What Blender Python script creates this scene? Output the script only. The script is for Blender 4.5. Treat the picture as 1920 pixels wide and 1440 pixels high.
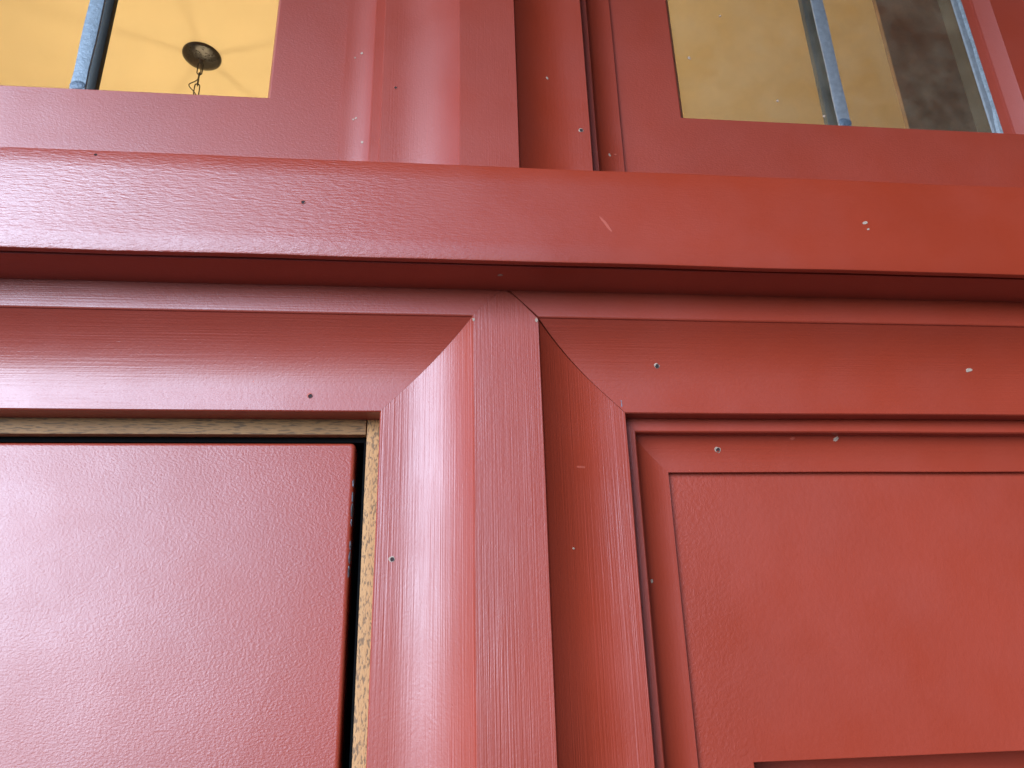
import bpy, bmesh, math, random
from mathutils import Vector, Matrix, noise
from mathutils.bvhtree import BVHTree

for _o in list(bpy.data.objects):
    bpy.data.objects.remove(_o)
S = bpy.context.scene
COL = S.collection
R = math.radians
H = 1.55                       # eye height above the pavement; facade heights below are relative to it
random.seed(7)

# ------------------------------------------------------------------ camera
cd = bpy.data.cameras.new('camera')
cd.sensor_width = 36.0
cd.lens = 36.0 * 1380.36 / 1920.0
cd.clip_start = 0.01
cd.clip_end = 500
cam = bpy.data.objects.new('camera', cd)
COL.objects.link(cam)
right = Vector((0.994875, -0.0977037, -0.0260352))
up = Vector((-0.0101905, -0.3530608, 0.9355449))
back = Vector((-0.1005982, -0.9304848, -0.3522470))
m = Matrix((right, up, back)).transposed().to_4x4()
m.translation = (0, 0, H)
cam.matrix_world = m
S.camera = cam

# ------------------------------------------------------------------ sky, sun, exposure
SUN_AZ, SUN_EL = 34.0, 17.0     # degrees left of straight behind the viewer, and height
w = bpy.data.worlds.new('World')
S.world = w
w.use_nodes = True
nt = w.node_tree
nt.nodes.clear()
sky = nt.nodes.new('ShaderNodeTexSky')
sky.sky_type = 'NISHITA'
sky.sun_disc = False
sky.dust_density = 0.0
sky.air_density = 1.0
sky.ozone_density = 6.0
sky.sun_elevation = R(SUN_EL)
sdir = Vector((-math.sin(R(SUN_AZ)) * math.cos(R(SUN_EL)), -math.cos(R(SUN_AZ)) * math.cos(R(SUN_EL)), math.sin(R(SUN_EL))))
sky.sun_rotation = math.atan2(sdir.x, sdir.y)
bg = nt.nodes.new('ShaderNodeBackground')
bg.inputs['Strength'].default_value = 0.06
out = nt.nodes.new('ShaderNodeOutputWorld')
nt.links.new(sky.outputs[0], bg.inputs[0])
nt.links.new(bg.outputs[0], out.inputs[0])

sl = bpy.data.lights.new('sun', 'SUN')
sl.energy = 1.5
sl.angle = R(40)
sl.color = (0.62, 0.78, 1.0)
so = bpy.data.objects.new('sun', sl)
COL.objects.link(so)
so.rotation_euler = sdir.to_track_quat('Z', 'Y').to_euler()
so.location = sdir * 20

S.view_settings.view_transform = 'Standard'
S.view_settings.look = 'None'
S.view_settings.gamma = 1
S.view_settings.use_curve_mapping = False
S.view_settings.exposure = 2.64

# ------------------------------------------------------------------ materials
def newmat(name):
    mt = bpy.data.materials.new(name)
    mt.use_nodes = True
    n = mt.node_tree.nodes
    return mt, mt.node_tree, n['Principled BSDF']

def nd(t, typ, **kw):
    x = t.nodes.new(typ)
    for k, v in kw.items():
        setattr(x, k, v)
    return x

def tex_noise(t, scale_vec, scale, detail=3.0, rough=0.5, dist=0.0, rot=(0, 0, 0)):
    tc = nd(t, 'ShaderNodeTexCoord')
    mp = nd(t, 'ShaderNodeMapping')
    mp.inputs['Scale'].default_value = scale_vec
    mp.inputs['Rotation'].default_value = rot
    t.links.new(tc.outputs['Object'], mp.inputs['Vector'])
    nz = nd(t, 'ShaderNodeTexNoise')
    nz.inputs['Scale'].default_value = scale
    nz.inputs['Detail'].default_value = detail
    nz.inputs['Roughness'].default_value = rough
    nz.inputs['Distortion'].default_value = dist
    t.links.new(mp.outputs[0], nz.inputs['Vector'])
    return nz.outputs['Fac']

def maprange(t, src, a, b, lo, hi, smooth=False):
    mr = nd(t, 'ShaderNodeMapRange')
    if smooth:
        mr.interpolation_type = 'SMOOTHSTEP'
    for k, v in zip(('From Min', 'From Max', 'To Min', 'To Max'), (a, b, lo, hi)):
        mr.inputs[k].default_value = v
    t.links.new(src, mr.inputs['Value'])
    return mr.outputs[0]

def math_node(t, op, a, b):
    x = nd(t, 'ShaderNodeMath', operation=op)
    for i, v in enumerate((a, b)):
        if isinstance(v, (int, float)):
            x.inputs[i].default_value = v
        else:
            t.links.new(v, x.inputs[i])
    return x.outputs[0]

def mixcol(t, fac, a, b, blend='MIX'):
    mx = nd(t, 'ShaderNodeMix', data_type='RGBA', blend_type=blend)
    ins = [i for i in mx.inputs if i.enabled]
    if isinstance(fac, (int, float)):
        ins[0].default_value = fac
    else:
        t.links.new(fac, ins[0])
    for s, v in ((ins[1], a), (ins[2], b)):
        if isinstance(v, tuple):
            s.default_value = (*v, 1)
        else:
            t.links.new(v, s)
    return [o for o in mx.outputs if o.enabled][0]

def bump(t, layers, p):
    """layers: (height socket, distance in metres)"""
    prev = None
    for h, dist in layers:
        b = nd(t, 'ShaderNodeBump')
        b.inputs['Strength'].default_value = 1.0
        b.inputs['Distance'].default_value = dist
        t.links.new(h, b.inputs['Height'])
        if prev:
            t.links.new(prev, b.inputs['Normal'])
        prev = b.outputs['Normal']
    t.links.new(prev, p.inputs['Normal'])

RED = (0.275, 0.0275, 0.0090)
RED2 = (0.255, 0.0250, 0.0078)

def paint(name, style, rough=0.36, amt=1.0, spec=0.55):
    mt, t, p = newmat(name)
    big = tex_noise(t, (1, 1, 1), 9.0, 4)
    fine = tex_noise(t, (1, 1, 1), 900.0, 2)
    c = mixcol(t, maprange(t, big, 0.35, 0.65, 0, 1), RED, RED2)
    speck = maprange(t, tex_noise(t, (1, 1, 1), 420.0, 2, 0.6), 0.66, 0.80, 0, 0.25)
    c = mixcol(t, speck, c, (0.20, 0.011, 0.003))
    layers = []
    if style in ('vgrain', 'hgrain'):
        v = (1, 1, 0.010) if style == 'vgrain' else (0.010, 1, 1)
        g1 = tex_noise(t, v, 1050.0, 2, 0.5)
        g2 = tex_noise(t, v, 1700.0, 2, 0.5)
        patch = maprange(t, tex_noise(t, (1, 1, 0.25) if style == 'vgrain' else (0.25, 1, 1), 30.0, 2), 0.35, 0.65, 0.35, 1.0)
        gg = math_node(t, 'ADD', math_node(t, 'MULTIPLY', g1, 1.0), math_node(t, 'MULTIPLY', g2, 0.4))
        gg = math_node(t, 'MULTIPLY', gg, patch)
        layers += [(gg, 0.00017 * amt), (tex_noise(t, (1, 1, 1), 520.0, 2), 0.00007), (fine, 0.00003)]
        pit = maprange(t, tex_noise(t, (1, 1, 0.35) if style == 'vgrain' else (0.35, 1, 1), 950.0, 2), 0.62, 0.74, 0, 1)
        layers.append((pit, -0.00003))
        worn = maprange(t, g1, 0.62, 0.76, 0, 0.30)
        c = mixcol(t, worn, c, (0.33, 0.027, 0.009))
    elif style == 'stipple':
        s1 = tex_noise(t, (0.75, 1, 1.1), 760.0, 3, 0.6, 0.15)
        layers += [(s1, 0.00025 * amt), (fine, 0.00003 * amt)]
    elif style == 'brush':
        s1 = tex_noise(t, (0.28, 1, 1.2), 700.0, 3, 0.6, 0.1, (0, R(-6), 0))
        tc = nd(t, 'ShaderNodeTexCoord')
        sx = nd(t, 'ShaderNodeSeparateXYZ')
        t.links.new(tc.outputs['Object'], sx.inputs[0])
        fade = maprange(t, sx.outputs['X'], -0.12, 0.12, 1.0, 0.22, True)   # brushed heavily on one length, sanded on the other
        patch = math_node(t, 'MULTIPLY', maprange(t, tex_noise(t, (0.5, 1, 1), 14.0, 2), 0.35, 0.65, 0.6, 1.0), fade)
        layers += [(math_node(t, 'MULTIPLY', s1, patch), 0.00040 * amt), (fine, 0.00004 * amt)]
    elif style == 'smooth':
        s1 = tex_noise(t, (1, 1, 1), 260.0, 3, 0.5, 0.3)
        tc = nd(t, 'ShaderNodeTexCoord')
        sx = nd(t, 'ShaderNodeSeparateXYZ')
        t.links.new(tc.outputs['Object'], sx.inputs[0])
        fade = maprange(t, sx.outputs['X'], 0.165, 0.215, 1.0, 0.25, True)   # roller stipple left along the cut-in edge
        st = math_node(t, 'MULTIPLY', tex_noise(t, (1, 1, 1), 480.0, 3, 0.6, 0.2), fade)
        layers += [(st, 0.00030), (s1, 0.00012 * amt), (fine, 0.00003 * amt)]
        dust = maprange(t, tex_noise(t, (1, 1, 0.6), 16.0, 5, 0.65), 0.52, 0.75, 0, 0.22)
        c = mixcol(t, dust, c, (0.33, 0.036, 0.016))
    t.links.new(c, p.inputs['Base Color'])
    rg = maprange(t, tex_noise(t, (1, 1, 1), 25.0, 4), 0.3, 0.7, rough + 0.07, rough + 0.17)
    t.links.new(rg, p.inputs['Roughness'])
    p.inputs['Specular IOR Level'].default_value = spec
    p.inputs['Coat Weight'].default_value = 0.1 if style == 'smooth' else 0.38
    p.inputs['Coat Roughness'].default_value = 0.32
    bump(t, layers, p)
    t.links.new(p.inputs['Normal'].links[0].from_socket, p.inputs['Coat Normal'])
    return mt

M = {}
M['v'] = paint('red paint on upright grain', 'vgrain', 0.36, 1.8)
M['h'] = paint('red paint on level grain', 'hgrain', 0.36)
M['vs'] = paint('red paint on fine upright grain', 'vgrain', 0.36, 0.4)
M['hs'] = paint('red paint on fine level grain', 'hgrain', 0.36, 0.4)
M['stipple'] = paint('rolled red paint', 'stipple', 0.36)
M['stipple_fine'] = paint('lightly rolled red paint', 'stipple', 0.36, 0.5)
M['sash'] = paint('satin red paint', 'stipple', 0.42, 0.7, 0.58)
M['brush'] = paint('brushed red paint', 'brush', 0.30)
M['smooth'] = paint('smooth red paint', 'smooth', 0.42)

def bare_wood(name, along):
    mt, t, p = newmat(name)
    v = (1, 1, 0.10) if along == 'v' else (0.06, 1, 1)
    k = 1.0 if along == 'v' else 0.72  # level timber darkened, shadow put into its browner colour
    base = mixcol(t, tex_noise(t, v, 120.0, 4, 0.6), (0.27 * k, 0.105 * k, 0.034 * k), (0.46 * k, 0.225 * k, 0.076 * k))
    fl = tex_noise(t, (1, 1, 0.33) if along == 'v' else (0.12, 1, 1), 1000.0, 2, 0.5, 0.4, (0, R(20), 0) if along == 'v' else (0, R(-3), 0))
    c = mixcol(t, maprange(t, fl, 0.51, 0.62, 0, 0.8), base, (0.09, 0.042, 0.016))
    t.links.new(c, p.inputs['Base Color'])
    p.inputs['Roughness'].default_value = 0.75
    bump(t, [(fl, -0.0004)], p)
    return mt
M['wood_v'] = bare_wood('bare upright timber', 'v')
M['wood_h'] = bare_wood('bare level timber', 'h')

def plain(name, col, rough=0.6, metal=0.0, nscale=0, dark=0.6, bumpd=0.0, emit=None):
    mt, t, p = newmat(name)
    p.inputs['Base Color'].default_value = (*col, 1)
    p.inputs['Roughness'].default_value = rough
    p.inputs['Metallic'].default_value = metal
    if nscale:
        f = tex_noise(t, (1, 1, 1), nscale, 5, 0.6)
        t.links.new(mixcol(t, maprange(t, f, 0.3, 0.7, 0, 1), tuple(c * dark for c in col), col), p.inputs['Base Color'])
        if bumpd:
            bump(t, [(f, bumpd)], p)
    if emit:
        p.inputs['Emission Color'].default_value = (*emit[0], 1)
        p.inputs['Emission Strength'].default_value = emit[1]
    return mt
M['gap_shade'] = plain('black rubber', (0.003, 0.003, 0.003), 1.0, 0, 300)  # near-black colour standing in for deep shadow in the door gap
M['gap_shade'].node_tree.nodes['Principled BSDF'].inputs['Specular IOR Level'].default_value = 0.1
M['hole'] = plain('nail hole dark', (0.03, 0.012, 0.01), 0.9, 0, 900)
M['filler'] = plain('pale filler', (0.42, 0.28, 0.20), 0.8, 0, 900, 0.6)
M['chip'] = plain('grey primer', (0.16, 0.16, 0.18), 0.5, 0, 700, 0.6)
M['scuff'] = plain('pink scuff', (0.38, 0.06, 0.03), 0.6, 0, 900, 0.85)
M['lead'] = plain('lead came', (0.19, 0.215, 0.24), 0.5, 0.3, 260, 0.75, 0.0006)
M['lead_grey'] = plain('dull grey lead came', (0.20, 0.195, 0.20), 0.55, 0.2, 260, 0.7, 0.0006)
M['lead_dark'] = plain('dark spacer bar', (0.02, 0.02, 0.022), 0.6, 0, 300)
M['solder'] = plain('solder blob', (0.11, 0.13, 0.16), 0.5, 0.3, 500, 0.6, 0.0006)
M['sealant'] = plain('white sealant', (0.26, 0.27, 0.28), 0.6, 0, 300, 0.5, 0.001)
M['ceiling'] = plain('cream yellow plaster', (0.80, 0.61, 0.33), 0.9, 0, 6, 0.94, 0.0)
M['pillar'] = plain('dark brown timber', (0.30, 0.18, 0.09), 0.6, 0, 22, 0.55, 0.001)
M['iron'] = plain('aged bronze', (0.07, 0.058, 0.045), 0.2, 0.6, 160, 0.45, 0.0012)
M['bulb'] = plain('lit bulb', (1, 0.9, 0.7), 0.5, 0, 0, 1, 0, ((1.0, 0.83, 0.58), 104.0))
M['floor'] = plain('pale oak boards', (0.45, 0.32, 0.19), 0.5, 0, 8)
M['pavement'] = plain('grey paving', (0.17, 0.165, 0.155), 0.85, 0, 5, 0.8, 0.01)
M['blocker'] = plain('dark porch boards', (0.055, 0.04, 0.032), 0.8, 0, 12)  # kept dark so the added blockers bounce little fill light
M['backing'] = plain('raw backing board', (0.05, 0.035, 0.025), 0.9, 0, 20)

def glass_mat(name, haze):
    mt = bpy.data.materials.new(name)
    mt.use_nodes = True
    t = mt.node_tree
    t.nodes.clear()
    o = nd(t, 'ShaderNodeOutputMaterial')
    tr = nd(t, 'ShaderNodeBsdfTransparent')
    tr.inputs[0].default_value = (0.95, 0.96, 0.95, 1)
    gl = nd(t, 'ShaderNodeBsdfGlossy')
    gl.inputs['Roughness'].default_value = 0.03
    df = nd(t, 'ShaderNodeBsdfDiffuse')
    df.inputs[0].default_value = (0.60, 0.46, 0.30, 1)
    lw = nd(t, 'ShaderNodeLayerWeight')
    lw.inputs[0].default_value = 0.5
    fres = math_node(t, 'ADD', math_node(t, 'MULTIPLY', math_node(t, 'POWER', lw.outputs['Facing'], 5.0), 0.9), 0.035)
    m1 = nd(t, 'ShaderNodeMixShader')
    m2 = nd(t, 'ShaderNodeMixShader')
    d = maprange(t, tex_noise(t, (1, 1, 1), 28.0, 6, 0.7), 0.36, 0.75, haze * 0.4, haze * 2.0)
    t.links.new(d, m1.inputs[0])
    t.links.new(tr.outputs[0], m1.inputs[1])
    t.links.new(df.outputs[0], m1.inputs[2])
    t.links.new(fres, m2.inputs[0])
    t.links.new(m1.outputs[0], m2.inputs[1])
    t.links.new(gl.outputs[0], m2.inputs[2])
    t.links.new(m2.outputs[0], o.inputs[0])
    return mt
M['glass'] = glass_mat('clean glass', 0.002)
M['glass_dusty'] = glass_mat('dusty glass', 0.045)  # dust, with haze raised warm to brighten the ceiling seen through it

# ------------------------------------------------------------------ mesh helpers
def link(name, me, mats, parent=None):
    o = bpy.data.objects.new(name, me)
    COL.objects.link(o)
    for mm in (mats if isinstance(mats, (list, tuple)) else [mats]):
        me.materials.append(M[mm])
    o.parent = parent
    return o

def finish(bm, name, mats, parent=None, smooth=True, angle=35):
    bmesh.ops.recalc_face_normals(bm, faces=bm.faces)
    me = bpy.data.meshes.new(name)
    bm.to_mesh(me)
    bm.free()
    if smooth:
        me.shade_smooth()
        me.set_sharp_from_angle(angle=R(angle))
    return link(name, me, mats, parent)

def loft(name, rings, mats, parent=None, angle=30):
    bm = bmesh.new()
    vr = [[bm.verts.new((p[0], p[1], p[2] + H)) for p in r] for r in rings]
    n = len(rings[0])
    for a, b in zip(vr, vr[1:]):
        for i in range(n):
            j = (i + 1) % n
            bm.faces.new((a[i], a[j], b[j], b[i]))
    bm.faces.new(vr[0])
    bm.faces.new(list(reversed(vr[-1])))
    return finish(bm, name, mats, parent, True, angle)

def box(name, x0, x1, y0, y1, z0, z1, mats, parent=None, bev=0.0, seg=2, wob=0.0):
    bm = bmesh.new()
    bmesh.ops.create_cube(bm, size=1)
    for v in bm.verts:
        v.co = ((x0 + x1) / 2 + v.co.x * (x1 - x0), (y0 + y1) / 2 + v.co.y * (y1 - y0), (z0 + z1) / 2 + v.co.z * (z1 - z0) + H)
    if bev:
        bmesh.ops.bevel(bm, geom=list(bm.edges), offset=bev, segments=seg, profile=0.5, affect='EDGES')
    return finish(bm, name, mats, parent, True, 40)

def wob(a, b, k, amp):
    return noise.noise(Vector((a * k, b * 7.3, 1.7))) * amp

def empty(name, loc, label, cat, group=None):
    o = bpy.data.objects.new(name, None)
    o.empty_display_size = 0.05
    COL.objects.link(o)
    o.location = loc
    o['label'] = label
    o['category'] = cat
    if group:
        o['group'] = group
    return o

def adopt(parent, *obs):
    for o in obs:
        o.parent = parent
        o.matrix_parent_inverse = Matrix.Translation(-Vector(parent.location))

def struct(o):
    o['kind'] = 'structure'
    return o

# ------------------------------------------------------------------ setting: ground, unseen light blockers, room behind the windows
struct(box('pavement', -30, 30, -40, 0.50, -H - 0.2, -H, 'pavement'))
CEIL = 1.60
struct(box('shade_canopy', -0.80, 4.0, -0.75, 0.395, 0.95, 1.03, 'blocker'))  # unseen overhang, added to cut light on the upper right
struct(box('shade_wall', 0.25, 4.0, -1.75, -1.5, -H, 3.2, 'blocker'))  # unseen wall behind the camera, added to darken the right side
struct(box('shade_side_wall', 1.30, 1.6, -1.5, 0.60, -H, 1.0, 'blocker'))  # unseen wall, added to block sky from the right
struct(box('room_floor', -2.6, 2.6, 0.56, 4.2, -H - 0.2, -H + 0.02, 'floor'))
struct(box('ceiling', -2.7, 2.7, 0.40, 4.3, CEIL, CEIL + 0.2, 'ceiling'))
struct(box('room_wall_back', -2.7, 2.7, 4.2, 4.4, -H, CEIL + 0.1, 'ceiling'))
struct(box('room_wall_left', -2.8, -2.6, 0.52, 4.25, -H, CEIL + 0.1, 'ceiling'))
struct(box('room_wall_right', 2.6, 2.8, 0.52, 4.25, -H, CEIL + 0.1, 'ceiling'))

# ------------------------------------------------------------------ profiles
YP, YC, WC = 0.4200, 0.4412, 0.0570
YBACK = 0.50

def cove(n=14, w1=0.046):
    """from the post edge outwards: (distance from the post edge, depth)"""
    pts = [(0.0, YP + 0.0007), (0.0002, YP + 0.0016)]
    for i in range(1, n + 1):
        s = i / n
        pts.append((0.0002 + w1 * s, YP + 0.0016 + (YC - YP - 0.0016) * (1 - (1 - s) ** 2.3)))
    pts.append((w1 + 0.0012, YC))
    pts.append((WC - 0.0006, YC))
    pts.append((WC, YC + 0.0007))
    return pts

def post_profile(x0, x1):
    L = [(x0 - a, y) for a, y in reversed(cove())]
    L += [(x0 + 0.0002, YP + 0.0003), (x0 + 0.0006, YP)]
    mid = (x1 - x0) / 2
    L += [(x0 + a, YP) for a in (0.0010, 0.006, 0.012, 0.0182, mid)] + [(x1 - a, YP) for a in (0.0182, 0.012, 0.006, 0.0010)]
    L += [(x1 - 0.0006, YP), (x1 - 0.0002, YP + 0.0003)]
    L += [(x1 + a, y) for a, y in cove()]
    return [(x0 - WC, YBACK)] + L + [(x1 + WC, YBACK)]

frame = empty('timber_shopfront_frame', (0.04, 0.45, 0), 'red painted timber frame with coved posts and a heavy cross rail', 'door frame')

ZF, ZB = 0.2049, 0.2231        # lower edge of the flat band; underside of the cross rail

def lower_post(x0, x1, crack):
    prof = post_profile(x0, x1)
    zb = -H
    N = 46
    rings = []
    for k in range(N + 1):
        f = k / N
        ring = []
        for x, y in prof:
            top = ZF + min(x - x0, x1 - x, ZB - ZF + 0.001)
            if x > x1 - 0.02:
                top -= crack * min(1, (x - (x1 - 0.02)) / 0.02) * max(0.25, 1 - max(0, x - x1) / 0.05)
            z = zb + (top - zb) * (1 - (1 - f) ** 1.6)
            ring.append((x + wob(z, x0, 9, 0.00035), y + wob(z, x0 + 3, 11, 0.0002), z))
        rings.append(ring)
    return loft('post', rings, 'v')

lp = lower_post(0.0214, 0.0638, 0.0017)
PITCH = 0.628
lpA = lower_post(0.0214 - PITCH, 0.0638 - PITCH, 0.0)
lpC = lower_post(0.0214 + PITCH, 0.0638 + PITCH, 0.0)
adopt(frame, lp, lpA, lpC)

def head_casing(xa, xb, sl, sr, seed):
    """moulding between two posts: xa, xb are the post edges, mitred at both ends"""
    prof = [(ZF - a, y) for a, y in reversed(cove())]
    prof += [(ZF + 0.0003, YP + 0.0004), (ZF + 0.0010, YP), (ZF + 0.0016, YP), (ZB + 0.004, YP), (ZB + 0.004, YBACK)]
    prof = [(ZF - WC, YBACK)] + prof
    N = 40
    rings = []
    for k in range(N + 1):
        f = k / N
        ring = []
        for z, y in prof:
            l = xa - (z - ZF) + 0.0001
            r = xb + (z - ZF) - 0.0001
            x = l + (r - l) * f
            ring.append((x, y + wob(x, seed, 8, 0.0002), z + wob(x, seed + 2, 7, 0.0004)))
        rings.append(ring)
    return loft('head_casing', rings, 'h')

hcL = head_casing(0.0638 - PITCH, 0.0214, 1, 1, 1.0)
hcR = head_casing(0.0638, 0.0214 + PITCH, 1, 1, 2.0)
adopt(frame, hcL, hcR)

# cross rail: a thin fascia board on the rail body
XL, XR = -1.5, 1.7
def rail(name, y0, y1, z0, z1, mat, bev, amp, seed):
    prof = [(y0 + bev, z0), (y0 + bev * 0.3, z0 + bev * 0.3), (y0, z0 + bev)]
    for i in range(1, 5):
        prof.append((y0, z0 + (z1 - z0) * i / 5))
    prof += [(y0, z1 - bev), (y0 + bev * 0.3, z1 - bev * 0.3), (y0 + bev, z1), (y1, z1), (y1, z0)]
    N = 200
    rings = []
    for k in range(N + 1):
        x = XL + (XR - XL) * k / N
        rings.append([(x, y + wob(x, seed + z * 9, 12, amp * 0.4), z + wob(x, seed + (1 if z > (z0 + z1) / 2 else 5), 16, amp)) for y, z in prof])
    return loft(name, rings, mat)

fascia = rail('fascia_board', 0.3824, 0.3864, ZB, 0.2910, 'brush', 0.0013, 0.0005, 3.0)
body = rail('rail_body', 0.3890, 0.520, ZB + 0.0002, 0.2895, 'hs', 0.0006, 0.0002, 6.0)
adopt(frame, fascia, body)

# upper mullions
def mullion(x0, x1):
    prof = post_profile(x0, x1)
    rings = []
    N = 24
    for k in range(N + 1):
        z = 0.2885 + (0.96 - 0.2885) * k / N
        rings.append([(x + wob(z, x0, 9, 0.0003), y, z) for x, y in prof])
    return loft('mullion', rings, 'vs')
mu = mullion(0.0132, 0.0552)
muA = mullion(0.0132 - PITCH, 0.0552 - PITCH)
muC = mullion(0.0132 + PITCH, 0.0552 + PITCH)
adopt(frame, mu, muA, muC)

# stop beads: (distance from the casing edge, depth)
def bead_profile(yf, yp, w0=0.0, w1=0.0090, w2=0.0325, n=8):
    P = [(w0 - 0.006, yp + 0.02), (w0 - 0.006, yf), (w0 + 0.001, yf), (w1 - 0.0008, yf), (w1, yf + 0.0008)]
    for i in range(n + 1):
        t = i / n
        d = 1 - (1 - t) ** 2.5
        P.append((w1 + 0.0002 + (w2 - w1) * t, yf + 0.0075 + (yp - 0.0042 - yf - 0.0075) * d))
    P.append((w2 + 0.0003, yp + 0.02))
    return P

def upright_bead(xe, sgn, yf, yp, z0, z1, name, mitre=None):
    prof = bead_profile(yf, yp)
    rings = []
    N = 22
    for k in range(N + 1):
        f = k / N
        ring = []
        for a, y in prof:
            t = z1 if mitre is None else mitre - a
            z = z0 + (t - z0) * f
            ring.append((xe + sgn * a + wob(z, xe, 9, 0.0003), y, z))
        rings.append(ring)
    return loft(name, rings, 'vs')

def level_bead(xa, xb, yf, yp, zc, name):
    prof = bead_profile(yf, yp)
    rings = []
    N = 26
    for k in range(N + 1):
        f = k / N
        ring = []
        for a, y in prof:
            x = (xa + a) + (xb - a - xa - a) * f
            ring.append((x, y, zc - a + wob(x, 4.0, 9, 0.0003)))
        rings.append(ring)
    return loft(name, rings, 'hs')

YS = 0.4755                     # sash face
for xe, sg in ((0.0132 - WC, -1), (0.0552 + WC, 1), (0.0132 + PITCH - WC, -1), (0.0552 - PITCH + WC, 1)):
    adopt(frame, upright_bead(xe, sg, 0.4570, YS, 0.2885, 0.95, 'stop_bead'))

# header above the windows and plain boarding past the last posts
hd = box('header', XL, XR, 0.39, 0.56, 0.93, 1.90, 'hs', None, 0.002)
adopt(frame, hd)
for x0, x1 in ((XL, 0.0214 - PITCH - WC + 0.003), (0.0638 + PITCH + WC - 0.003, XR)):
    adopt(frame, box('side_boarding', x0, x1, 0.448, 0.52, -H, ZB, 'vs', None, 0.001),
          box('side_boarding', x0, x1, 0.449, 0.521, 0.289, 0.935, 'vs', None, 0.001))
# raw backing behind doors and posts keeps the room closed
adopt(frame, box('backing_board', XL, XR, 0.53, 0.555, -H, 0.33, 'backing'))
for xa, xb in ((XL, -0.475), (-0.085, 0.155), (0.540, XR)):
    adopt(frame, box('backing_board', xa, xb, 0.53, 0.556, 0.331, 0.94, 'backing'))

# bare timber jamb round the door
JL, JR, JT = -0.5645 + 0.0225, -0.0447, 0.1377
YJ = 0.458
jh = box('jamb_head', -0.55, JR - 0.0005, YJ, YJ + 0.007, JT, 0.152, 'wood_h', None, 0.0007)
js = box('jamb_side', JR, -0.033, YJ + 0.0003, YJ + 0.007, -H, 0.1515, 'wood_v', None, 0.0006)
jl = box('jamb_side', -0.557, -0.5443, YJ + 0.0003, YJ + 0.007, -H, 0.1515, 'wood_v', None, 0.0006)
g1 = box('shadow_fill', -0.56, -0.030, YJ + 0.0072, 0.515, 0.1345, 0.153, 'gap_shade')  # added black fill, paints the shadow in the gap round the door
g2 = box('shadow_fill', -0.0468, -0.030, YJ + 0.0074, 0.515, -H, 0.1344, 'gap_shade')
g3 = box('shadow_fill', -0.56, -0.5425, YJ + 0.0074, 0.515, -H, 0.1344, 'gap_shade')
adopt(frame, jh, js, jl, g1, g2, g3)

# ------------------------------------------------------------------ door leaf
door = empty('door_leaf', (-0.3, 0.47, 0), 'glossy red door with stippled paint and chipped edge inside the bare timber jamb', 'door')
bm = bmesh.new()
bmesh.ops.create_cube(bm, size=1)
dx0, dx1, dy0, dy1, dz0, dz1 = -0.537, -0.0518, 0.462, 0.502, -H + 0.01, 0.1335
for v in bm.verts:
    v.co = ((dx0 + dx1) / 2 + v.co.x * (dx1 - dx0), (dy0 + dy1) / 2 + v.co.y * (dy1 - dy0), (dz0 + dz1) / 2 + v.co.z * (dz1 - dz0) + H)
corner = [e for e in bm.edges if abs(e.verts[0].co.x - e.verts[1].co.x) < 1e-6 and abs(e.verts[0].co.z - e.verts[1].co.z) < 1e-6]
bmesh.ops.bevel(bm, geom=corner, offset=0.003, segments=4, profile=0.5, affect='EDGES')
fr = [e for e in bm.edges if all(abs(v.co.y - dy0) < 1e-6 for v in e.verts)]
bmesh.ops.bevel(bm, geom=fr, offset=0.0026, segments=4, profile=0.5, affect='EDGES')
leaf = finish(bm, 'leaf', 'stipple', None, True, 40)
adopt(door, leaf)
adopt(door, box('door_backing', dx0 - 0.004, dx1 + 0.0045, 0.485, 0.514, -H + 0.02, 0.1343, 'gap_shade'))  # black backing carries the gap's shadow round the leaf

# ------------------------------------------------------------------ fixed panel on the right
panel = empty('fixed_panel', (0.38, 0.47, -0.3), 'matt red fixed panel set in beaded moulding with a dark recess', 'panel')
XC = 0.0638 + WC               # casing edge
XC2 = 0.0214 + PITCH - WC
ZC = ZF - WC
YPAN = 0.4715
bm = bmesh.new()
o4 = [(XC - 0.002, ZC + 0.002), (XC2 + 0.002, ZC + 0.002), (XC2 + 0.002, -H), (XC - 0.002, -H)]
i4 = [(0.1891, -0.0600), (0.52, -0.0600), (0.52, -0.75), (0.1891, -0.75)]
def ringv(pts, y):
    return [bm.verts.new((a, y, b + H)) for a, b in pts]
of, inf, inb, ob = ringv(o4, YPAN), ringv(i4, YPAN), ringv(i4, YPAN + 0.045), ringv(o4, YPAN + 0.045)
for i in range(4):
    j = (i + 1) % 4
    bm.faces.new((of[i], of[j], inf[j], inf[i]))
    bm.faces.new((inf[i], inf[j], inb[j], inb[i]))
    bm.faces.new((of[i], ob[i], ob[j], of[j]))
    bm.faces.new((ob[i], inb[i], inb[j], ob[j]))
bmesh.ops.bevel(bm, geom=[e for e in bm.edges if e.verts[0] in inf and e.verts[1] in inf], offset=0.0006, segments=2, profile=0.5, affect='EDGES')
board = finish(bm, 'board', 'smooth', None, True, 30)
rec = box('recessed_board', 0.16, 0.55, YPAN + 0.0451, YPAN + 0.053, -0.80, -0.03, 'smooth')
bs1 = upright_bead(XC, 1, 0.4532, YPAN, -H, ZC, 'bead', ZC)
bs2 = upright_bead(XC2, -1, 0.4532, YPAN, -H, ZC, 'bead', ZC)
bt = level_bead(XC, XC2, 0.4530, YPAN, ZC, 'bead')
adopt(panel, board, rec, bs1, bs2, bt)

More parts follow.
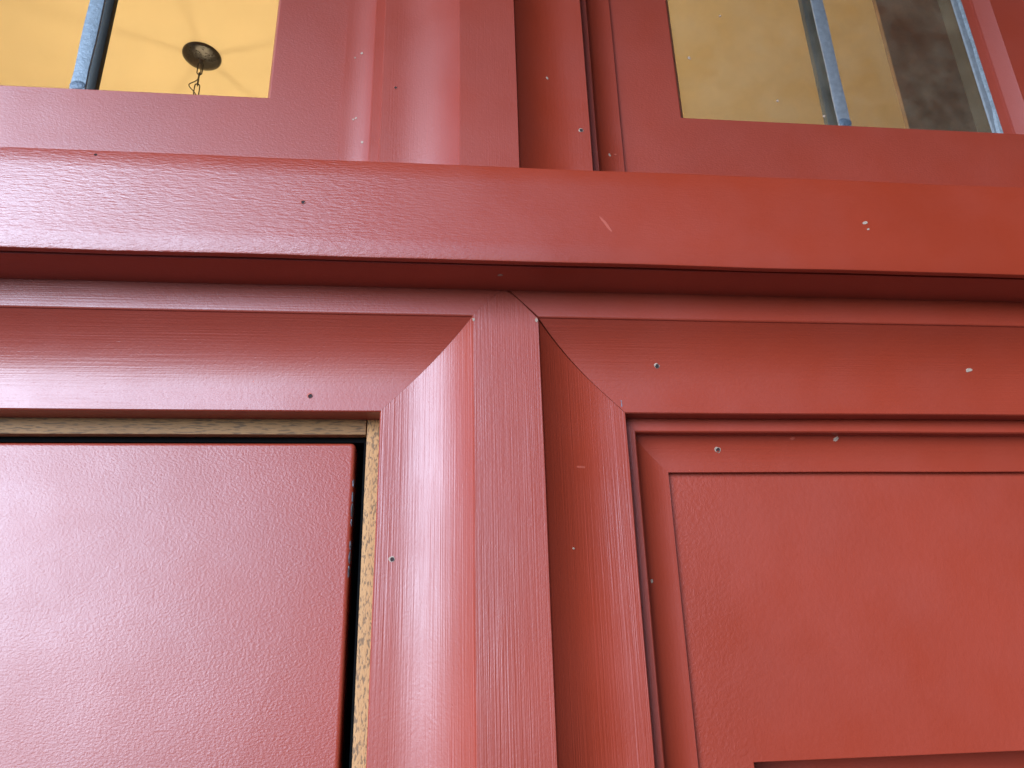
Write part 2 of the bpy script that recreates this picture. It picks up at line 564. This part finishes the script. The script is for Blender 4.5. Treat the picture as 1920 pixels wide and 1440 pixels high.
# ------------------------------------------------------------------ window sashes
def sash(cx, label, glass):
    s = empty('window_sash', (cx, 0.48, 0.29), label, 'window', 'leaded sashes above the cross rail')
    gw = 0.1436                 # half the glass width
    ow = 0.205                  # half the outside width
    zb, zt = 0.4178, 0.84
    ch = 0.0045 if cx < 0 else 0.0060
    # one seamless frame: rectangles (left, right, bottom, top insets from the glass edge; depth)
    wide = cx > 0               # this sash has a wide splay and a narrow step on its far stile
    def rect(l, r, b, t, y):
        xs = [cx - gw - l + (2 * gw + l + r) * k / 8 for k in range(9)]
        zs = [zb - b + (zt + t - zb + b) * k / 10 for k in range(11)]
        return [(x, y, zs[0]) for x in xs[:-1]] + [(xs[-1], y, z) for z in zs[:-1]] + [(x, y, zs[-1]) for x in reversed(xs[1:])] + [(xs[0], y, z) for z in reversed(zs[1:])]
    o = ow - gw
    rects = [rect(0.016, 0.016, 0.010, 0.010, YS + 0.03), rect(o, o, zb - 0.2893, 0.06, YS + 0.03), rect(o, o, zb - 0.2893, 0.06, YS),
             rect(ch, 0.0245 if wide else ch, 0.0010, 0.002, YS), rect(ch - 0.0008, 0.0238 if wide else ch - 0.0008, 0.0004, 0.001, YS + 0.0004)]
    if wide:
        rects.append(rect(0.0018, 0.0118, 0.0002, 0.0004, YS + 0.0052))
        rects.append(rect(0.0010, 0.0112, 0.0001, 0.0002, YS + 0.0068))
    rects += [rect(0.0003, 0.0020 if wide else 0.0003, 0.0, 0.0001, YS + 0.0080), rect(0.0, 0.0, 0.0002, 0.0, YS + 0.0093), rect(0.016, 0.016, 0.010, 0.010, YS + 0.0135)]
    bm = bmesh.new()
    vr = [[bm.verts.new((p[0], p[1], p[2] + H)) for p in r] for r in rects]
    nn = len(vr[0])
    for i in range(len(vr)):
        p, q = vr[i], vr[(i + 1) % len(vr)]
        for k in range(nn):
            bm.faces.new((p[k], p[(k + 1) % nn], q[(k + 1) % nn], q[k]))
    adopt(s, finish(bm, 'sash_frame', 'sash', None, True, 20))
    yg = YS + 0.0095
    cw = 0.0058
    for a, b in ((-gw - 0.003, -cw + 0.003), (cw - 0.003, gw + 0.003)):
        p = box('pane', cx + a, cx + b, yg, yg + 0.003, zb - 0.008, zt + 0.006, glass)
        adopt(s, p)
    # lead came with rounded face, plus solder at its foot and the spacer bar on the inner face
    prof = [(-cw, yg - 0.0002), (-cw, yg - 0.0012), (-cw * 0.93, yg - 0.0018), (-cw * 0.5, yg - 0.0021), (0, yg - 0.0022), (cw * 0.5, yg - 0.0021), (cw * 0.93, yg - 0.0018), (cw, yg - 0.0012), (cw, yg - 0.0002)]
    rings = []
    for k in range(31):
        z = zb - 0.004 + (zt - zb + 0.008) * k / 30
        rings.append([(cx + x * (1 + wob(z, cx, 60, 0.10)), y + wob(z, x * 90, 50, 0.0003), z) for x, y in prof])
    came = loft('lead_came', rings, 'lead' if cx < 0 else 'lead_grey')
    bm = bmesh.new()
    bmesh.ops.create_uvsphere(bm, u_segments=14, v_segments=8, radius=1)
    for v in bm.verts:
        v.co = (cx + v.co.x * cw * 1.04, yg - 0.0019 + v.co.y * 0.0011, zb + 0.0095 + v.co.z * 0.0042 + H)
    sol = finish(bm, 'solder_joint', 'solder')
    adopt(s, came)
    sol.parent = came
    sol.matrix_parent_inverse = Matrix.Translation(-Vector(s.location)) if False else Matrix.Identity(4)
    bar = box('spacer_bar', cx - 0.0056, cx + 0.0056, yg + 0.0125, yg + 0.0185, zb - 0.006, zt + 0.004, 'lead_dark', None, 0.0006)
    adopt(s, bar)
    # border came and a bead of sealant beside the stile
    for sg in (-1, 1):
        prof = [(gw - 0.0065, yg - 0.0002), (gw - 0.0055, yg - 0.0014), (gw - 0.0022, yg - 0.0018), (gw + 0.0005, yg - 0.0012), (gw + 0.0005, yg - 0.0002)]
        if sg > 0 and cx > 0:
            b = loft('border_came', [[(cx + sg * a, y, zb - 0.004 + 0.43 * k / 20) for a, y in prof] for k in range(21)], 'lead_grey')
            adopt(s, b)
            q = []
            for k in range(41):
                z = zb - 0.003 + 0.42 * k / 40
                wv = 0.0016 + wob(z, 3.0, 45, 0.0011) + (0.0022 * max(0, 1 - abs(z - zb - 0.009) / 0.02))
                q.append([(cx + gw - wv, yg - 0.0019, z), (cx + gw - wv * 0.5, yg - 0.0034, z), (cx + gw + 0.001, yg - 0.0036, z), (cx + gw + 0.001, yg - 0.0015, z)])
            sb = loft('sealant', q, 'sealant')
            adopt(s, sb)
    return s

sashL = sash(-0.2806, 'red window sash with a pale blue lead bar, left of the centre post', 'glass')
sashR = sash(0.3474, 'red window sash with dusty glass, white sealant and a grey lead bar', 'glass_dusty')
del sashL['group'], sashR['group']

# ------------------------------------------------------------------ room furnishings
ch = empty('chandelier', (-0.662, 1.670, CEIL + H), 'bronze chandelier hung by a chain from a round ceiling plate', 'chandelier')
def lathe(name, prof, loc, mat, seg=40):
    bm = bmesh.new()
    rings = []
    for r, z in prof:
        rings.append([bm.verts.new((loc[0] + r * math.cos(2 * math.pi * k / seg), loc[1] + r * math.sin(2 * math.pi * k / seg), loc[2] + z + H)) for k in range(seg)])
    for a, b in zip(rings, rings[1:]):
        for i in range(seg):
            j = (i + 1) % seg
            bm.faces.new((a[i], a[j], b[j], b[i]))
    bm.faces.new(rings[0])
    bm.faces.new(rings[-1])
    return finish(bm, name, mat, None, True, 50)

def tube(name, pts, r, mat, closed=False, seg=8):
    bm = bmesh.new()
    n = len(pts)
    P = [Vector(p) for p in pts]
    rings = []
    for i in range(n):
        a = P[(i - 1) % n] if closed or i > 0 else P[0]
        b = P[(i + 1) % n] if closed or i < n - 1 else P[-1]
        t = (b - a).normalized()
        u = t.cross(Vector((0.31, 0.87, 0.38))).normalized()
        v = t.cross(u)
        rings.append([bm.verts.new(P[i] + Vector((0, 0, H)) + (u * math.cos(2 * math.pi * k / seg) + v * math.sin(2 * math.pi * k / seg)) * r) for k in range(seg)])
    for i in range(n if closed else n - 1):
        a, b = rings[i], rings[(i + 1) % n]
        for k in range(seg):
            j = (k + 1) % seg
            bm.faces.new((a[k], a[j], b[j], b[k]))
    if not closed:
        bm.faces.new(rings[0])
        bm.faces.new(rings[-1])
    return finish(bm, name, mat, None, True, 60)

cx, cy, cz = -0.662, 1.670, CEIL
can = lathe('ceiling_plate', [(0.051, 0.0), (0.051, -0.004), (0.047, -0.008), (0.034, -0.013), (0.018, -0.016), (0.008, -0.018), (0.006, -0.026), (0.003, -0.028)], (cx, cy, cz), 'iron', 56)
adopt(ch, can)
zl = cz - 0.024
for i in range(27):
    L, W = 0.021, 0.0065
    ax = Vector((1, 0.25, 0)).normalized() if i % 2 == 0 else Vector((-0.25, 1, 0)).normalized()
    pts = []
    for k in range(20):
        a = 2 * math.pi * k / 20
        px = ax * (W * math.cos(a))
        pz = (L - W) * (1 if math.sin(a) > 0 else -1) + W * math.sin(a) if abs(math.sin(a)) > 0.05 else 0
        pts.append((cx + px.x, cy + px.y, zl - L + pz))
    adopt(ch, tube('chain_link', pts, 0.0016, 'iron', True))
    zl -= 2 * L - 0.0045
cord = []
for k in range(150):
    f = k / 149
    z = cz - 0.02 - (cz - 0.02 - zl) * f
    g = math.exp(-((f - 0.088) / 0.019) ** 2)
    cord.append((cx + 0.003 * math.sin(f * 62) - 0.018 * g, cy - 0.004 * math.cos(f * 50) - 0.008 * g, z))
adopt(ch, tube('cord', cord, 0.0014, 'iron'))
hub = zl
adopt(ch, lathe('hub', [(0.004, 0.01), (0.02, 0.0), (0.035, -0.04), (0.03, -0.10), (0.05, -0.13), (0.02, -0.17), (0.004, -0.18)], (cx, cy, hub), 'iron', 24))
for i in range(5):
    a = R(20 + 72 * i)
    ux, uy = math.cos(a), math.sin(a)
    pts = [(cx + ux * (0.03 + 0.21 * f), cy + uy * (0.03 + 0.21 * f), hub - 0.09 - 0.06 * math.sin(f * math.pi) + 0.03 * f) for f in [k / 14 for k in range(15)]]
    adopt(ch, tube('arm', pts, 0.006, 'iron'))
    bx, by, bz = cx + ux * 0.24, cy + uy * 0.24, hub - 0.06
    adopt(ch, lathe('candle_cup', [(0.006, -0.005), (0.028, 0.0), (0.03, 0.01), (0.012, 0.012), (0.012, 0.06), (0.01, 0.061)], (bx, by, bz), 'iron', 20))
    adopt(ch, lathe('bulb', [(0.008, 0.060), (0.017, 0.075), (0.020, 0.090), (0.015, 0.110), (0.004, 0.128)], (bx, by, bz), 'bulb', 18))

pil = empty('timber_screen', (1.15, 1.0, 0), 'dark brown timber screen seen through the dusty window', 'screen')
adopt(pil, box('board', 0.84, 1.62, 1.0, 1.010, -H + 0.02, CEIL + 0.02, 'pillar', None, 0.001),
      box('plinth', 0.82, 1.64, 0.985, 1.04, -H + 0.015, -H + 0.20, 'pillar', None, 0.006))

# ------------------------------------------------------------------ nail holes, flecks and scuffs on the paint
def bvh(o):
    me = o.data
    return BVHTree.FromPolygons([v.co.copy() for v in me.vertices], [p.vertices[:] for p in me.polygons])
TREES = {}
def stick(o, x, z, y0=0.2, direction=(0, 1, 0), start=None):
    if o.name not in TREES:
        TREES[o.name] = bvh(o)
    st = Vector(start) if start else Vector((x, y0, z + H))
    loc, nor, i, d = TREES[o.name].ray_cast(st, Vector(direction))
    if loc is None:
        raise RuntimeError('miss %s %s %s' % (o.name, x, z))
    if nor.dot(Vector(direction)) > 0:
        nor = -nor
    return loc, nor

def basis(nor):
    zax = Vector((0, 0, 1)) if abs(nor.z) < 0.9 else Vector((0, 1, 0))
    u = zax.cross(nor).normalized()
    v = nor.cross(u)
    return u, v

def blob(name, o, x, z, r, mats, stretch=1.0, rot=0.0, ring=False, thick=0.00025, **kw):
    loc, nor = stick(o, x, z, **kw)
    u, v = basis(nor)
    bm = bmesh.new()
    n = 11
    def rim(s, hgt, jit):
        res = []
        for k in range(n):
            a = 2 * math.pi * k / n
            rr = r * s * (1 + random.uniform(-jit, jit))
            a1, a2 = rr * math.cos(a) * stretch, rr * math.sin(a)
            b1 = a1 * math.cos(rot) - a2 * math.sin(rot)
            b2 = a1 * math.sin(rot) + a2 * math.cos(rot)
            res.append(bm.verts.new(loc + u * b1 + v * b2 + nor * hgt))
        return res
    r0 = rim(1.0, -0.0003, 0.25)
    r1 = rim(0.92, thick, 0.25)
    def bridge(a, b, mi):
        for k in range(n):
            f = bm.faces.new((a[k], a[(k + 1) % n], b[(k + 1) % n], b[k]))
            f.material_index = mi
    bridge(r0, r1, 0)
    if ring:
        off = u * (0.16 * r) - v * (0.10 * r)
        loc = loc + off
        r2 = rim(0.74, thick, 0.16)
        r3 = rim(0.55, thick * 0.2, 0.15)
        bridge(r1, r2, 0)
        bridge(r2, r3, 1)
        bm.faces.new(r3).material_index = 1
    else:
        bm.faces.new(r1)
    ob = finish(bm, name, mats, None, False)
    p = o
    ob.parent = p
    return ob

# the flecks are children of the piece they sit on; the pieces carry their frame's offset already
nh = dict(ring=True)
blob('nail_hole', fascia, -0.081, 0.2594, 0.0017, ['scuff', 'hole'], **nh)
blob('nail_hole', hcL, -0.0789, 0.1578, 0.0019, ['scuff', 'hole'], **nh)
blob('nail_hole', hcR, 0.1436, 0.1796, 0.0019, ['filler', 'hole'], **nh)
blob('paint_fleck', hcR, 0.3641, 0.1795, 0.0015, 'filler', 1.6, 0.2)
blob('nail_hole', lp, -0.0255, 0.0575, 0.0017, ['filler', 'hole'], **nh)
blob('nail_hole', bt, 0.1886, 0.1300, 0.0021, ['filler', 'hole'], **nh)
blob('paint_fleck', bt, 0.2725, 0.1370, 0.0015, 'filler', 1.5, 0.7)
blob('paint_fleck', bt, 0.2411, 0.1372, 0.0011, 'scuff', 1.6, 0.1)
blob('paint_fleck', bs1, 0.1345, 0.0446, 0.0012, 'filler', 0.8, 0)
blob('nail_hole', mu, -0.0335, 0.4024, 0.0015, ['scuff', 'hole'], **nh)
blob('nail_hole', mu, 0.1050, 0.3710, 0.0020, ['filler', 'hole'], **nh)
blob('paint_fleck', mu, 0.0808, 0.4159, 0.0013, 'filler', 0.7, 0.4)
for b in [c for c in frame.children if c.name.startswith('stop_bead')]:
    xs = [v.co.x for v in b.data.vertices]
    if min(xs) < -0.06 and max(xs) < 0 and min(xs) > -0.2:
        for x, z, r in ((-0.0687, 0.4576, .0009), (-0.0634, 0.4613, .0012), (-0.067, 0.3959, .001), (-0.065, 0.397, .0011), (-0.059, 0.3727, .0013)):
            blob('paint_fleck', b, x, z, r, 'filler', 0.8, 0.5)
    elif min(xs) > 0.1 and max(xs) < 0.2:
        blob('paint_fleck', b, 0.1335, 0.3726, 0.0015, 'filler', 0.6, 0.3)
        blob('paint_fleck', b, 0.1385, 0.3737, 0.0010, 'scuff', 1.4, 0.3)
blob('paint_fleck', fascia, 0.2729, 0.2582, 0.0011, 'filler', 1.7, 0.3)
blob('paint_fleck', fascia, 0.2740, 0.2534, 0.0007, 'filler', 1.4, 0.1)
blob('scuff_mark', fascia, 0.1022, 0.2512, 0.0009, 'scuff', 8.5, R(-57), thick=0.00008)
blob('nail_hole', fascia, -0.2032, 0.2875, 0.0008, ['hole', 'hole'], **nh)
blob('scuff_mark', lp, 0.0890, 0.1113, 0.0007, 'scuff', 9.0, 0.05, thick=0.00008)
blob('paint_fleck', lp, 0.0806, 0.0612, 0.0007, 'filler')
blob('filler_patch', lp, 0.0222, 0.2022, 0.0013, 'filler', 0.55, 0.2)
blob('filler_patch', lp, 0.0622, 0.2025, 0.0018, 'filler', 0.45, 0.2)
blob('pencil_mark', hcR, 0.1186, 0.1560, 0.0005, 'chip', 0.9, 0, thick=0.00006)
blob('pencil_mark', hcR, 0.1187, 0.1535, 0.0022, 'chip', 0.16, 0, thick=0.00006)
blob('paint_fleck', body, 0.0378, 0, 0.0011, 'filler', 1.8, 0.4, direction=(0, 0, 1), start=(0.0378, 0.400, 0.0 + H))
for p in [c for c in sashR.children if c.name.startswith('pane')]:
    for x, z, r, s in ((0.2167, 0.4911, .0017, .7), (0.2910, 0.4488, .0012, .8), (0.2514, 0.5425, .0009, 1.4), (0.3306, 0.4345, .0011, 1.3)):
        xs = [v.co.x for v in p.data.vertices]
        if min(xs) < x < max(xs):
            blob('paint_fleck', p, x, z, r, 'filler', s, 0.6)
# chips through to the primer along the door's free edge
for z, h, y in ((0.1075, 0.0026, 0.4638), (0.0985, 0.0035, 0.4638), (0.0900, 0.005, 0.4638), (0.0828, 0.0022, 0.4638), (0.0690, 0.0028, 0.4638), (0.0615, 0.0036, 0.4638), (0.0530, 0.0040, 0.4638)):
    blob('paint_chip', leaf, 0, 0, h, 'chip', 0.35 + 0.003 / h * 0.2, 0, thick=0.00012, direction=(-1, 0, 0), start=(0.1, y, z + H))
